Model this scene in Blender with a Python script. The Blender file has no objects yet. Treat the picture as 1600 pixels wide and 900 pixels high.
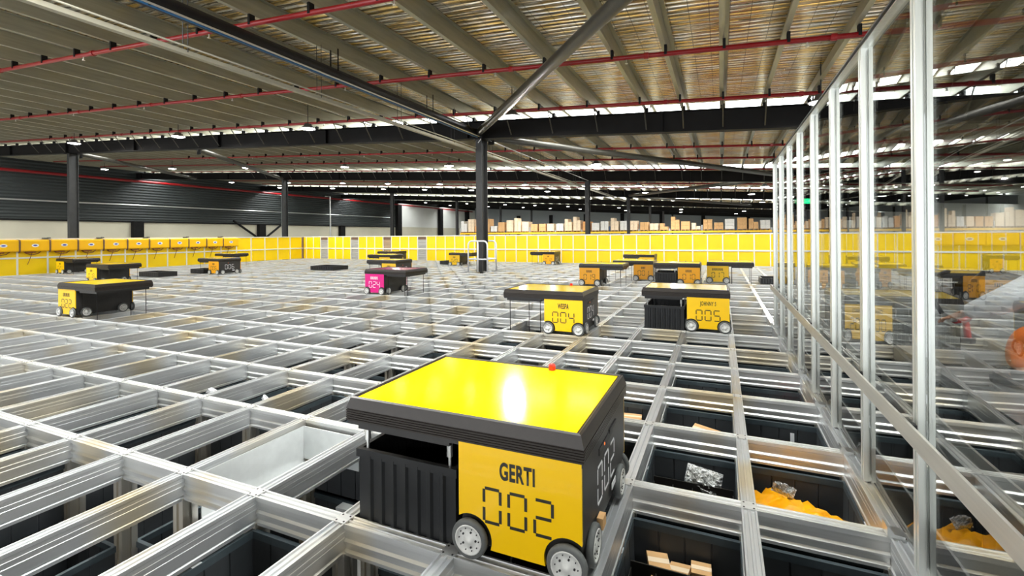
import bpy, bmesh, math, random
from mathutils import Vector, Matrix
random.seed(7)
SC = bpy.context.scene
COL = SC.collection
PI = math.pi

# ------------------------------------------------------------------ camera
CX, CY = 0.48, 0.705            # pitch of the storage grid: cell width and depth
CAM = Vector((3.7436, -1.4144, 1.0915))
YAW, ROLL = 0.4143, 0.0074
cam_d = bpy.data.cameras.new('camera')
cam_d.sensor_width = 36.0
cam_d.lens = 740.7 * 36.0 / 1600.0
cam_d.shift_y = -(450.0 - 367.4) / 1600.0
cam_d.clip_start = 0.02
cam_d.clip_end = 500
cam = bpy.data.objects.new('camera', cam_d)
COL.objects.link(cam)
_fw = Vector((-math.sin(YAW), math.cos(YAW), 0))
_rt = Vector((math.cos(YAW), math.sin(YAW), 0))
_up = Vector((0, 0, 1))
_r2 = _rt * math.cos(ROLL) - _up * math.sin(ROLL)
_u2 = _rt * math.sin(ROLL) + _up * math.cos(ROLL)
M = Matrix((( _r2.x, _u2.x, -_fw.x), (_r2.y, _u2.y, -_fw.y), (_r2.z, _u2.z, -_fw.z))).to_4x4()
M.translation = CAM
cam.matrix_world = M
SC.camera = cam

# ------------------------------------------------------------------ view and world
SC.view_settings.view_transform = 'Standard'
SC.view_settings.look = 'None'
SC.view_settings.exposure = 0.64
SC.view_settings.gamma = 1.0
SC.view_settings.use_curve_mapping = False
SKYLIGHT = 11.0                 # strength of the daylight strips in the roof
LAMP_W = 100.0                   # watts of one high bay lamp
w = bpy.data.worlds.new('world')
SC.world = w
w.use_nodes = True
w.node_tree.nodes['Background'].inputs[0].default_value = (0.93, 0.96, 1.0, 1)
w.node_tree.nodes['Background'].inputs[1].default_value = 2.3
try:
    SC.cycles.max_bounces = 8
    SC.cycles.diffuse_bounces = 3
    SC.cycles.glossy_bounces = 4
    SC.cycles.transparent_max_bounces = 24
    SC.cycles.caustics_reflective = False
    SC.cycles.caustics_refractive = False
    SC.cycles.sample_clamp_indirect = 4.0
    SC.cycles.use_denoising = True
except Exception:
    pass

# ------------------------------------------------------------------ materials
def new_mat(name):
    m = bpy.data.materials.new(name)
    m.use_nodes = True
    nt = m.node_tree
    return m, nt, nt.nodes['Principled BSDF']

def mat(name, col, rough=0.5, metal=0.0, noise=0.0, scale=20.0, bump=0.0, coat=0.0, spec=None, stretch=None):
    m, nt, b = new_mat(name)
    b.inputs['Base Color'].default_value = (*col, 1)
    b.inputs['Roughness'].default_value = rough
    b.inputs['Metallic'].default_value = metal
    if coat:
        b.inputs['Coat Weight'].default_value = coat
        b.inputs['Coat Roughness'].default_value = 0.06
    if spec is not None:
        b.inputs['Specular IOR Level'].default_value = spec
    if noise or bump:
        tc = nt.nodes.new('ShaderNodeTexCoord')
        mp = nt.nodes.new('ShaderNodeMapping')
        if stretch: mp.inputs['Scale'].default_value = stretch
        n = nt.nodes.new('ShaderNodeTexNoise')
        n.inputs['Scale'].default_value = scale
        n.inputs['Detail'].default_value = 4
        nt.links.new(tc.outputs['Object'], mp.inputs[0])
        nt.links.new(mp.outputs[0], n.inputs['Vector'])
        if noise:
            r = nt.nodes.new('ShaderNodeMapRange')
            r.inputs[1].default_value = 0.3; r.inputs[2].default_value = 0.7
            r.inputs[3].default_value = 1 - noise; r.inputs[4].default_value = 1 + noise
            mx = nt.nodes.new('ShaderNodeVectorMath'); mx.operation = 'SCALE'
            mx.inputs[0].default_value = col
            nt.links.new(n.outputs[0], r.inputs[0])
            nt.links.new(r.outputs[0], mx.inputs['Scale'])
            nt.links.new(mx.outputs[0], b.inputs['Base Color'])
        if bump:
            bp = nt.nodes.new('ShaderNodeBump')
            bp.inputs['Strength'].default_value = bump
            bp.inputs['Distance'].default_value = 0.01
            nt.links.new(n.outputs[0], bp.inputs['Height'])
            nt.links.new(bp.outputs[0], b.inputs['Normal'])
    return m

def emis(name, col, s):
    m = bpy.data.materials.new(name); m.use_nodes = True
    nt = m.node_tree; nt.nodes.clear()
    o = nt.nodes.new('ShaderNodeOutputMaterial'); e = nt.nodes.new('ShaderNodeEmission')
    e.inputs[0].default_value = (*col, 1); e.inputs[1].default_value = s
    nt.links.new(e.outputs[0], o.inputs[0])
    return m

def alu_mat(name, base, rough, stretch):
    """anodised aluminium: mill streaks along its length, warm patches painted in as reflections"""
    m, nt, b = new_mat(name)
    b.inputs['Metallic'].default_value = 0.74
    tc = nt.nodes.new('ShaderNodeTexCoord')
    mp = nt.nodes.new('ShaderNodeMapping'); mp.inputs['Scale'].default_value = stretch
    n = nt.nodes.new('ShaderNodeTexNoise'); n.inputs['Scale'].default_value = 30; n.inputs['Detail'].default_value = 5
    nt.links.new(tc.outputs['Object'], mp.inputs[0]); nt.links.new(mp.outputs[0], n.inputs['Vector'])
    mp2 = nt.nodes.new('ShaderNodeMapping'); mp2.inputs['Scale'].default_value = (1.9, 1.3, 0.4)
    n2 = nt.nodes.new('ShaderNodeTexNoise'); n2.inputs['Scale'].default_value = 1.2; n2.inputs['Detail'].default_value = 1
    nt.links.new(tc.outputs['Object'], mp2.inputs[0]); nt.links.new(mp2.outputs[0], n2.inputs['Vector'])
    cr = nt.nodes.new('ShaderNodeValToRGB')
    cr.color_ramp.elements[0].position = 0.54; cr.color_ramp.elements[0].color = (*base, 1)
    cr.color_ramp.elements[1].position = 0.70; cr.color_ramp.elements[1].color = (base[0] * .95, base[1] * 0.82, base[2] * 0.60, 1)  # beige tone painted in for what the metal would reflect from roof and surroundings
    nt.links.new(n2.outputs[0], cr.inputs[0])
    r = nt.nodes.new('ShaderNodeMapRange')
    r.inputs[1].default_value = 0.3; r.inputs[2].default_value = 0.7; r.inputs[3].default_value = 0.92; r.inputs[4].default_value = 1.04
    nt.links.new(n.outputs[0], r.inputs[0])
    mx = nt.nodes.new('ShaderNodeVectorMath'); mx.operation = 'SCALE'
    nt.links.new(cr.outputs[0], mx.inputs[0]); nt.links.new(r.outputs[0], mx.inputs['Scale'])
    nt.links.new(mx.outputs[0], b.inputs['Base Color'])
    r2 = nt.nodes.new('ShaderNodeMapRange')
    r2.inputs[3].default_value = rough - 0.08; r2.inputs[4].default_value = rough + 0.1
    nt.links.new(n.outputs[0], r2.inputs[0]); nt.links.new(r2.outputs[0], b.inputs['Roughness'])
    return m

MT = {}
MT['alu_x'] = alu_mat('aluminium_cross', (0.82, 0.83, 0.81), 0.36, (0.03, 2, 3))
MT['alu_y'] = alu_mat('aluminium_long', (0.70, 0.72, 0.73), 0.36, (2, 0.03, 3))
MT['alu_z'] = alu_mat('aluminium_upright', (0.74, 0.72, 0.66), 0.34, (2, 2, 0.03))
MT['alu_post'] = mat('aluminium_post', (0.83, 0.85, 0.80), 0.38, 0.75, 0.06, 30, stretch=(2, 2, 0.05))
MT['zinc'] = mat('zinc_sheet', (0.84, 0.87, 0.86), 0.42, 0.45, 0.05, 14)
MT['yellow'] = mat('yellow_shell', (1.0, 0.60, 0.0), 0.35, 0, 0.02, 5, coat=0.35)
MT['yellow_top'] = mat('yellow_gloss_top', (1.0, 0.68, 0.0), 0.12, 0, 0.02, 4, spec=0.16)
MT['magenta'] = mat('magenta_shell', (0.72, 0.005, 0.22), 0.35, coat=0.3)
MT['magenta_top'] = mat('magenta_gloss_top', (0.62, 0.03, 0.20), 0.2, coat=0.4)
MT['amber'] = mat('amber_shell', (0.95, 0.42, 0.0), 0.35, coat=0.3)
MT['lid'] = mat('charcoal_lid', (0.024, 0.019, 0.015), 0.34, 0.0, 0.12, 40, spec=0.35)
MT['black'] = mat('black_shell', (0.022, 0.021, 0.02), 0.42, 0, 0.15, 30)
MT['ink'] = mat('black_ink', (0.012, 0.010, 0.008), 0.5)
MT['white_ink'] = mat('white_ink', (0.85, 0.85, 0.85), 0.5)
MT['rubber'] = mat('grey_rubber', (0.10, 0.105, 0.10), 0.65, 0, 0.1, 60)
MT['hub'] = mat('cast_hub', (0.66, 0.66, 0.62), 0.5, 0.15, 0.12, 40)
MT['steel'] = mat('bright_steel', (0.75, 0.76, 0.74), 0.3, 0.9)
MT['tub'] = mat('black_tub', (0.014, 0.015, 0.016), 0.42, 0, 0.1, 20, spec=0.35)
MT['bin'] = mat('slate_bin', (0.036, 0.040, 0.043), 0.5, 0, 0.12, 12)
MT['bin_rim'] = mat('slate_bin_rim', (0.055, 0.072, 0.080), 0.38, 0, 0.1, 30)
MT['white'] = mat('white_label', (0.82, 0.83, 0.84), 0.5)
MT['red'] = mat('red_plastic', (0.75, 0.02, 0.01), 0.35)
MT['orange'] = mat('orange_bag', (1.0, 0.42, 0.0), 0.35, 0, 0.08, 30, bump=0.3)
MT['carton'] = mat('brown_carton', (0.68, 0.40, 0.17), 0.75, 0, 0.10, 15)
MT['carton_pale'] = mat('pale_carton', (0.88, 0.70, 0.48), 0.75, 0, 0.12, 6)
MT['carton_white'] = mat('white_carton', (0.78, 0.76, 0.70), 0.7, 0, 0.1, 4)
MT['carton_orange'] = mat('orange_carton', (0.85, 0.42, 0.14), 0.7, 0, 0.1, 4)
MT['pallet'] = mat('pallet_wood', (0.42, 0.25, 0.11), 0.8, 0, 0.2, 8)
MT['fence_y'] = mat('yellow_panel', (0.98, 0.66, 0.0), 0.42, 0, 0.03, 2)
MT['port_y'] = mat('yellow_cover', (1.0, 0.55, 0.0), 0.40, 0, 0.03, 2)
MT['fence_w'] = mat('pale_fence_frame', (0.80, 0.78, 0.70), 0.45, 0.1)
MT['fence_b'] = mat('brown_fence_post', (0.16, 0.09, 0.05), 0.5)
MT['louvre'] = mat('grey_louvre', (0.42, 0.41, 0.38), 0.5, 0.3, 0.3, 3, stretch=(0.3, 0.3, 8))
MT['louvre_b'] = mat('brown_louvre', (0.42, 0.27, 0.14), 0.6, 0.0, 0.3, 3, stretch=(0.3, 0.3, 8))
MT['sprinkler'] = mat('red_pipe', (0.30, 0.005, 0.008), 0.35, 0, 0.06, 6, coat=0.15)
MT['rafter'] = mat('charcoal_steel', (0.010, 0.0095, 0.009), 0.6, 0, 0.15, 3, spec=0.15)
MT['column'] = mat('grey_steel', (0.035, 0.036, 0.036), 0.45, 0.0, 0.12, 4, spec=0.4)
MT['purlin'] = mat('galvanised_purlin', (0.40, 0.39, 0.30), 0.42, 0.5, 0.12, 5, stretch=(3, 0.3, 3))
MT['duct'] = mat('cream_tray', (0.42, 0.40, 0.31), 0.5, 0.1, 0.06, 8)
MT['brace'] = mat('grey_tube', (0.09, 0.085, 0.07), 0.36, 0.4, 0.1, 5)
MT['dark_tube'] = mat('black_duct', (0.012, 0.011, 0.013), 0.5, 0, spec=0.2)
MT['blue'] = mat('blue_pipe', (0.03, 0.14, 0.32), 0.4)
MT['cable'] = mat('black_cable', (0.02, 0.02, 0.02), 0.5)
MT['shade'] = mat('grey_lamp_housing', (0.10, 0.10, 0.10), 0.4, 0.4)
MT['lamp'] = emis('lamp_glow', (1.0, 0.97, 0.92), 30.0)
MT['lamp_far'] = emis('lamp_glow_far', (1.0, 0.97, 0.92), 14.0)
MT['sky_panel'] = emis('translucent_roof_sheet', (0.95, 0.99, 1.0), SKYLIGHT)
MT['exit'] = emis('green_exit_glow', (0.02, 0.9, 0.25), 4.0)
MT['wall_cream'] = mat('cream_wall', (0.62, 0.58, 0.44), 0.8, 0, 0.05, 0.5)
MT['wall_white'] = mat('white_wall', (0.80, 0.80, 0.74), 0.8, 0, 0.04, 0.4)
MT['wall_grey'] = mat('grey_wall', (0.34, 0.37, 0.37), 0.8, 0, 0.05, 0.4)
MT['concrete'] = mat('concrete', (0.22, 0.22, 0.21), 0.8, 0, 0.12, 2)
MT['rack_y'] = mat('amber_rack_beam', (1.0, 0.60, 0.01), 0.4)
MT['rack_g'] = mat('grey_rack_upright', (0.45, 0.47, 0.48), 0.45, 0.4)
MT['rack_b'] = mat('blue_upright', (0.02, 0.06, 0.14), 0.45)
MT['shirt'] = mat('white_shirt', (0.80, 0.84, 0.88), 0.8, 0, 0.05, 30, bump=0.3)
MT['trouser'] = mat('orange_trousers', (1.0, 0.22, 0.02), 0.75, 0, 0.08, 30)
MT['skin'] = mat('skin', (0.62, 0.34, 0.22), 0.5)
MT['hair'] = mat('dark_hair', (0.05, 0.03, 0.02), 0.6)
MT['kick'] = mat('grey_kick_board', (0.36, 0.37, 0.37), 0.35, 0.5, 0.08, 6)
MT['bar'] = mat('brushed_flat_bar', (0.62, 0.60, 0.54), 0.36, 0.7, 0.1, 20, stretch=(2, 0.05, 2))
MT['bag'] = mat('crinkled_foil_bag', (0.75, 0.76, 0.74), 0.25, 0.7, 0.5, 120, bump=1.0)
MT['paper'] = mat('cream_paper', (0.85, 0.78, 0.60), 0.7)
MT['led'] = emis('orange_led', (1.0, 0.15, 0.02), 3.0)

def foil_mat():
    """reflective foil blanket sagging over safety mesh under a ribbed roof sheet"""
    m, nt, b = new_mat('foil_blanket')
    b.inputs['Metallic'].default_value = 0.80
    b.inputs['Roughness'].default_value = 0.24
    N = nt.nodes.new; L = nt.links.new
    tc = N('ShaderNodeTexCoord')
    # creases that run along the sheet (x), with wander
    mp = N('ShaderNodeMapping'); mp.inputs['Scale'].default_value = (0.9, 9.0, 1)
    n1 = N('ShaderNodeTexNoise'); n1.inputs['Scale'].default_value = 1.6; n1.inputs['Detail'].default_value = 5; n1.inputs['Distortion'].default_value = 0.6
    L(tc.outputs['Object'], mp.inputs[0]); L(mp.outputs[0], n1.inputs['Vector'])
    wv = N('ShaderNodeTexWave'); wv.wave_type = 'BANDS'; wv.bands_direction = 'Y'
    wv.inputs['Scale'].default_value = 2.3; wv.inputs['Distortion'].default_value = 2.2; wv.inputs['Detail'].default_value = 2
    wv.inputs['Detail Scale'].default_value = 0.7
    mp3 = N('ShaderNodeMapping'); mp3.inputs['Scale'].default_value = (0.35, 1.0, 1)
    L(tc.outputs['Object'], mp3.inputs[0]); L(mp3.outputs[0], wv.inputs['Vector'])
    add = N('ShaderNodeMath'); add.operation = 'ADD'
    mu = N('ShaderNodeMath'); mu.operation = 'MULTIPLY'; mu.inputs[1].default_value = 0.8
    L(wv.outputs['Fac'], mu.inputs[0]); L(mu.outputs[0], add.inputs[0]); L(n1.outputs[0], add.inputs[1])
    bp = N('ShaderNodeBump'); bp.inputs['Strength'].default_value = 1.0; bp.inputs['Distance'].default_value = 0.09
    L(add.outputs[0], bp.inputs['Height']); L(bp.outputs[0], b.inputs['Normal'])
    # silver foil, with gold patches painted in for reflections of yellow fences and robots
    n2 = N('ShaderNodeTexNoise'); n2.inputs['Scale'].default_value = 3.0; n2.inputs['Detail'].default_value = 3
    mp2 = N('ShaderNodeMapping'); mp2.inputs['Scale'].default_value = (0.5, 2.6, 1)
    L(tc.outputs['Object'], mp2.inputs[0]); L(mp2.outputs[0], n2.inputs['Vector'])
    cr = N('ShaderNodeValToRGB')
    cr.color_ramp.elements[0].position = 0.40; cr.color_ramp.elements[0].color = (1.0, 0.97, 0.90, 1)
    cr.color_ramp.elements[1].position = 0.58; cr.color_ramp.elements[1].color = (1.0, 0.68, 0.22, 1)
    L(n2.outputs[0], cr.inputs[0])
    # dark wire lines every 0.3 m
    sp = N('ShaderNodeSeparateXYZ'); L(tc.outputs['Object'], sp.inputs[0])
    lines = []
    for ax, per, th in (('X', 0.30, 0.03), ('Y', 0.15, 0.20)):
        d = N('ShaderNodeMath'); d.operation = 'DIVIDE'; d.inputs[1].default_value = per
        L(sp.outputs[ax], d.inputs[0])
        if ax == 'Y':
            a2 = N('ShaderNodeMath'); a2.operation = 'MULTIPLY_ADD'; a2.inputs[1].default_value = 0.9
            L(n2.outputs[0], a2.inputs[0]); L(d.outputs[0], a2.inputs[2]); d = a2
        f = N('ShaderNodeMath'); f.operation = 'FRACT'; L(d.outputs[0], f.inputs[0])
        c = N('ShaderNodeMath'); c.operation = 'LESS_THAN'; c.inputs[1].default_value = th
        L(f.outputs[0], c.inputs[0]); lines.append(c)
    mxx = N('ShaderNodeMath'); mxx.operation = 'MAXIMUM'
    L(lines[0].outputs[0], mxx.inputs[0]); L(lines[1].outputs[0], mxx.inputs[1])
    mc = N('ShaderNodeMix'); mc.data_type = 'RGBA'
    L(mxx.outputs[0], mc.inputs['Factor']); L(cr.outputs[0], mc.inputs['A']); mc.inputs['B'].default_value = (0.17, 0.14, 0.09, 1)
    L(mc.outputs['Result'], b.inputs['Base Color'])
    return m
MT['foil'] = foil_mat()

def ribbed_mat():
    """dark horizontal profiled cladding"""
    m, nt, b = new_mat('ribbed_cladding')
    N = nt.nodes.new; L = nt.links.new
    b.inputs['Roughness'].default_value = 0.62
    b.inputs['Base Color'].default_value = (0.034, 0.041, 0.039, 1)
    tc = N('ShaderNodeTexCoord')
    wv = N('ShaderNodeTexWave'); wv.wave_type = 'BANDS'; wv.bands_direction = 'Z'; wv.inputs['Scale'].default_value = 1.3
    L(tc.outputs['Object'], wv.inputs['Vector'])
    bp = N('ShaderNodeBump'); bp.inputs['Strength'].default_value = 1.0; bp.inputs['Distance'].default_value = 0.06
    L(wv.outputs['Fac'], bp.inputs['Height']); L(bp.outputs[0], b.inputs['Normal'])
    return m
MT['ribbed'] = ribbed_mat()

def glass_mat():
    m = bpy.data.materials.new('partition_glass'); m.use_nodes = True
    nt = m.node_tree; nt.nodes.clear(); N = nt.nodes.new; L = nt.links.new
    o = N('ShaderNodeOutputMaterial'); mx = N('ShaderNodeMixShader')
    t = N('ShaderNodeBsdfTransparent'); t.inputs[0].default_value = (0.80, 0.82, 0.81, 1)
    g = N('ShaderNodeBsdfGlossy'); g.inputs['Roughness'].default_value = 0.015
    fr = N('ShaderNodeFresnel'); fr.inputs['IOR'].default_value = 4.0
    L(fr.outputs[0], mx.inputs[0]); L(t.outputs[0], mx.inputs[1]); L(g.outputs[0], mx.inputs[2]); L(mx.outputs[0], o.inputs[0])
    return m
MT['glass'] = glass_mat()

# ------------------------------------------------------------------ mesh helpers
class MB:
    def __init__(s): s.v = []; s.f = []; s.mi = []; s.cur = 0; s.sm = []; s.smooth = False
    def add(s, vs, fs):
        o = len(s.v); s.v += [tuple(p) for p in vs]
        for f in fs: s.f.append([o + k for k in f]); s.mi.append(s.cur); s.sm.append(s.smooth)
        return s
    def box(s, x0, x1, y0, y1, z0, z1):
        return s.add([(x0,y0,z0),(x1,y0,z0),(x1,y1,z0),(x0,y1,z0),(x0,y0,z1),(x1,y0,z1),(x1,y1,z1),(x0,y1,z1)],
                     [(0,3,2,1),(4,5,6,7),(0,1,5,4),(1,2,6,5),(2,3,7,6),(3,0,4,7)])
    def loft(s, rings, cap0=True, cap1=True):
        n = len(rings[0]); vs = [p for r in rings for p in r]; fs = []
        for k in range(len(rings) - 1):
            for i in range(n):
                j = (i + 1) % n
                fs.append((k*n+i, k*n+j, (k+1)*n+j, (k+1)*n+i))
        if cap0: fs.append(tuple(reversed(range(n))))
        if cap1: fs.append(tuple((len(rings)-1)*n + i for i in range(n)))
        return s.add(vs, fs)
    def prism(s, pts, axis, a, b):
        """extrude a 2-D outline along an axis: x -> pts are (y,z), y -> (x,z), z -> (x,y)"""
        def P(p, t):
            return (t, p[0], p[1]) if axis == 'x' else (p[0], t, p[1]) if axis == 'y' else (p[0], p[1], t)
        return s.loft([[P(p, a) for p in pts], [P(p, b) for p in pts]])
    def tube(s, p0, p1, r, n=10, r1=None, cap=True):
        p0, p1 = Vector(p0), Vector(p1); d = (p1 - p0)
        if d.length < 1e-6: return s
        d.normalize(); a = d.orthogonal().normalized(); b = d.cross(a); r1 = r if r1 is None else r1
        R = lambda c, q: [c + (a * math.cos(2*PI*k/n) + b * math.sin(2*PI*k/n)) * q for k in range(n)]
        return s.loft([R(p0, r), R(p1, r1)], cap, cap)
    def path(s, pts, r, n=8):
        pts = [Vector(p) for p in pts]; rings = []; a = None
        for k, p in enumerate(pts):
            d = (pts[min(k+1, len(pts)-1)] - pts[max(k-1, 0)]).normalized()
            if a is None: a = d.orthogonal().normalized()
            a = (a - d * a.dot(d)).normalized(); b = d.cross(a)
            rr = r[k] if isinstance(r, (list, tuple)) else r
            rings.append([p + (a * math.cos(2*PI*i/n) + b * math.sin(2*PI*i/n)) * rr for i in range(n)])
        return s.loft(rings)
    def lathe(s, prof, c, axis='z', n=20, cap=True):
        c = Vector(c); rings = []
        for r, h in prof:
            ring = []
            for k in range(n):
                u, v = r * math.cos(2*PI*k/n), r * math.sin(2*PI*k/n)
                ring.append(c + Vector((u, v, h) if axis == 'z' else (h, u, v) if axis == 'x' else (u, h, v)))
            rings.append(ring)
        return s.loft(rings, cap, cap)
    def mesh(s, name, mats):
        me = bpy.data.meshes.new(name); me.from_pydata([tuple(p) for p in s.v], [], s.f)
        for m in (mats if isinstance(mats, (list, tuple)) else [mats]): me.materials.append(m)
        me.polygons.foreach_set('material_index', s.mi)
        me.polygons.foreach_set('use_smooth', s.sm)
        bm = bmesh.new(); bm.from_mesh(me); bmesh.ops.recalc_face_normals(bm, faces=bm.faces); bm.to_mesh(me); bm.free()
        me.update(); return me
    def obj(s, name, mats, parent=None, loc=None):
        return link(name, s.mesh(name, mats), parent, loc)

def link(name, data, parent=None, loc=None, rot=None):
    o = bpy.data.objects.new(name, data); COL.objects.link(o)
    if parent: o.parent = parent
    if loc is not None: o.location = loc
    if rot is not None: o.rotation_euler = rot
    return o
def tag(o, label, cat, group=None, kind=None):
    o['label'] = label; o['category'] = cat
    if group: o['group'] = group
    if kind: o['kind'] = kind
    return o
def thing(name, label, cat, loc=(0,0,0), rotz=0, group=None):
    o = link(name, None, None, loc, (0, 0, rotz)); o.empty_display_size = 0.1
    return tag(o, label, cat, group)
def struct(name, mb, m, label=None, cat=None):
    o = mb.obj(name, m); o['kind'] = 'structure'
    if label: o['label'] = label
    if cat: o['category'] = cat
    return o
def text_mesh(txt, width, height, m, bold=0.0):
    cu = bpy.data.curves.new('lettering', 'FONT'); cu.body = txt; cu.size = 1.0; cu.extrude = 0.0; cu.offset = bold
    cu.space_character = 1.08
    t = bpy.data.objects.new('lettering', cu); COL.objects.link(t)
    dg = bpy.context.evaluated_depsgraph_get(); dg.update()
    me = bpy.data.meshes.new_from_object(t.evaluated_get(dg))
    bpy.data.objects.remove(t); bpy.data.curves.remove(cu)
    xs = [v.co.x for v in me.vertices]; ys = [v.co.y for v in me.vertices]
    x0, x1, y0, y1 = min(xs), max(xs), min(ys), max(ys)
    for v in me.vertices:
        v.co = Vector(((v.co.x - x0) / (x1 - x0) * width, 0, (v.co.y - y0) / (y1 - y0) * height))
    me.materials.clear(); me.materials.append(m)
    return me
RS = -0.057
def roof(x, z0): return z0 + RS * x      # the roof falls gently towards +x

# ------------------------------------------------------------------ building shell
XL, XR, YF, YB, ZF = -44.2, 19.9, -14.0, 88.0, -5.4
b = MB().box(XL - .2, XR + .2, YF, YB + .2, ZF - .2, ZF); struct('floor', b, MT['concrete'], 'grey concrete warehouse floor far below the grid', 'floor')
b = MB(); b.cur = 0
SKY = [(r + 0.9, r + 2.3) for r in (-1.12, 11.38, 23.9, 36.4, 48.9, 61.4, 73.9)]
def roof_strip(b, y0, y1, z):
    return b.add([(XL, y0, roof(XL, z)), (XR, y0, roof(XR, z)), (XR, y1, roof(XR, z)), (XL, y1, roof(XL, z)),
                  (XL, y0, roof(XL, z + .06)), (XR, y0, roof(XR, z + .06)), (XR, y1, roof(XR, z + .06)), (XL, y1, roof(XL, z + .06))],
                 [(0,3,2,1),(4,5,6,7),(0,1,5,4),(1,2,6,5),(2,3,7,6),(3,0,4,7)])
yy = YF
for a, c in SKY:
    roof_strip(b, yy, a, 4.79); yy = c
roof_strip(b, yy, YB, 4.79)
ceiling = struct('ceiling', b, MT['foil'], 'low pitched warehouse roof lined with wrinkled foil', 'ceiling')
for k, (a, c) in enumerate(SKY):
    b = MB(); roof_strip(b, a, c, 4.80)
    struct('window_%d' % (k + 1), b, MT['sky_panel'], 'bright translucent roof sheet running beside a dark rafter, number %d from the front' % (k + 1), 'skylight')
# purlins: Z sections on top of the rafters
pxs = [2.0 + 0.91 * k for k in range(0, 20)] + [2.0 - 1.28 * k for k in range(1, 36)]
prof = [(-.075, 0), (.004, 0), (.004, .295), (.075, .295), (.075, .303), (-.004, .303), (-.004, .008), (-.067, .008), (-.067, .022), (-.075, .022)]
for px in pxs:
    z = roof(px, 4.475)
    MB().prism([(px + u, z + v) for u, v in prof], 'y', YF, YB).obj('purlin', MT['purlin'], ceiling)

wl = MB().box(XL - .2, XL, YF, YB, ZF, 2.55)
wl = struct('wall_left', wl, MT['wall_cream'], 'long cream wall with a dark ribbed upper band', 'wall')
MB().box(XL - .2, XL + .12, YF, 61.5, 2.55, 8.0).obj('cladding', MT['ribbed'], wl)
MB().box(XL - .2, XL + .14, YF, 61.5, 2.47, 2.60).obj('flashing', MT['rafter'], wl)
MB().box(XL - .2, XL + .05, 61.5, YB, 2.55, 6.4).obj('white_panel', MT['wall_white'], wl)
MB().box(XL - .2, XL + .02, 61.5, YB, 6.4, 7.6).obj('upper_band', MT['rafter'], wl)
b = MB().box(XL, XR, YB, YB + .2, ZF, 7.4); struct('wall_back', b, MT['wall_grey'], 'distant grey end wall of the warehouse', 'wall')
b = MB().box(XR, XR + .2, YF, YB, ZF, 6.0); struct('wall_right', b, MT['wall_white'], 'white side wall seen dimly beyond the glass', 'wall')

# rafters (I beams across the building) and their columns
RY = [-1.12, 11.38, 23.9, 36.4, 48.9, 61.4, 73.9]
def sbox(b, x0, x1, y0, y1, za, zb):
    return b.add([(x0,y0,roof(x0,za)),(x1,y0,roof(x1,za)),(x1,y1,roof(x1,za)),(x0,y1,roof(x0,za)),
                  (x0,y0,roof(x0,zb)),(x1,y0,roof(x1,zb)),(x1,y1,roof(x1,zb)),(x0,y1,roof(x0,zb))],
                 [(0,3,2,1),(4,5,6,7),(0,1,5,4),(1,2,6,5),(2,3,7,6),(3,0,4,7)])
for k, ry in enumerate(RY):
    b = MB()
    sbox(b, XL, XR, ry - .012, ry + .012, 3.86, 4.36)
    sbox(b, XL, XR, ry - .13, ry + .13, 3.84, 3.865)
    sbox(b, XL, XR, ry - .13, ry + .13, 4.35, 4.375)
    x = XL + 1
    while x < XR:
        b.box(x - .01, x + .01, ry - .12, ry + .12, roof(x, 3.86), roof(x, 4.36)); x += 5.7
    for px in pxs: b.box(px - .04, px + .04, ry - .05, ry + .05, roof(px, 4.37), roof(px, 4.50))
    r = struct('roof_beam', b, MT['rafter'], 'dark steel rafter spanning the warehouse roof', 'roof beam')
    r['group'] = 'dark rafters under the roof'
    if k < 4:                                       # short fly braces from purlin to bottom flange
        b = MB()
        for px in pxs:
            if -30 < px < 12:
                b.tube((px, ry - .55, roof(px, 4.50)), (px, ry - .10, roof(px, 3.92)), .018, 6)
        b.obj('fly_brace', MT['brace'], r)
def column(x, y, label):
    t = thing('steel_column', label, 'column', (x, y, ZF), 0, None); t['kind'] = 'structure'
    h = roof(x, 3.84) - ZF
    b = MB(); b.box(-.10, .10, -.19, -.165, 0, h); b.box(-.10, .10, .165, .19, 0, h); b.box(-.008, .008, -.165, .165, 0, h)
    b.obj('shaft', MT['column'], t)
    MB().box(-.17, .17, -.26, .26, h - .03, h).obj('cap_plate', MT['rafter'], t)
    MB().box(-.2, .2, -.26, .26, 0, .04).obj('base_plate', MT['rafter'], t)
    return t
CNAME = {(-2.87, 11.38): 'dark steel column rising through the grid inside a white tube guard'}
for cx_, rows in ((-2.87, RY[1:]), (-25.7, RY[1:])):
    for ry in rows:
        lab = CNAME.get((cx_, ry)) or ('grey steel column %s, carrying %s' % (
            'beyond the yellow back fence' if cx_ > -10 or ry > 16 else 'behind the yellow left fence',
            {11.38: 'the nearest rafter', 23.9: 'the second rafter', 36.4: 'the third rafter', 48.9: 'the fourth rafter', 61.4: 'the fifth rafter', 73.9: 'the farthest rafter'}[ry])
            + (' on the left' if cx_ < -10 else ' in the middle line'))
        column(cx_, ry, lab)
for ry in RY[2:6]:                                   # half-height columns against the left wall
    b = MB().box(XL + .02, XL + .5, ry - .4, ry + .4, ZF, 2.5)
    o = struct('wall_column', b, MT['rafter'], 'dark column standing against the cream left wall', 'column'); o['group'] = 'columns against the left wall'
for (ya, yb, za, zb) in ((36.9, 39.5, .6, 2.45), (33.0, 35.9, 2.45, .6), (10.5, 14, 2.4, 1.2)):
    b = MB().tube((XL + .3, ya, za + .4), (XL + .3, yb, zb + .4), .12, 8)
    o = struct('wall_brace', b, MT['rafter'], 'dark diagonal brace across the cream left wall', 'brace'); o['group'] = 'diagonal wall braces'
for ry in (61.4, 73.9, 84):
    b = MB().box(XL + .06, XL + .6, ry - .5, ry + .5, ZF, 6.2)
    o = struct('wall_column', b, MT['rafter'], 'dark column standing against the white far left wall', 'column'); o['group'] = 'columns against the white far wall'
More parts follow.
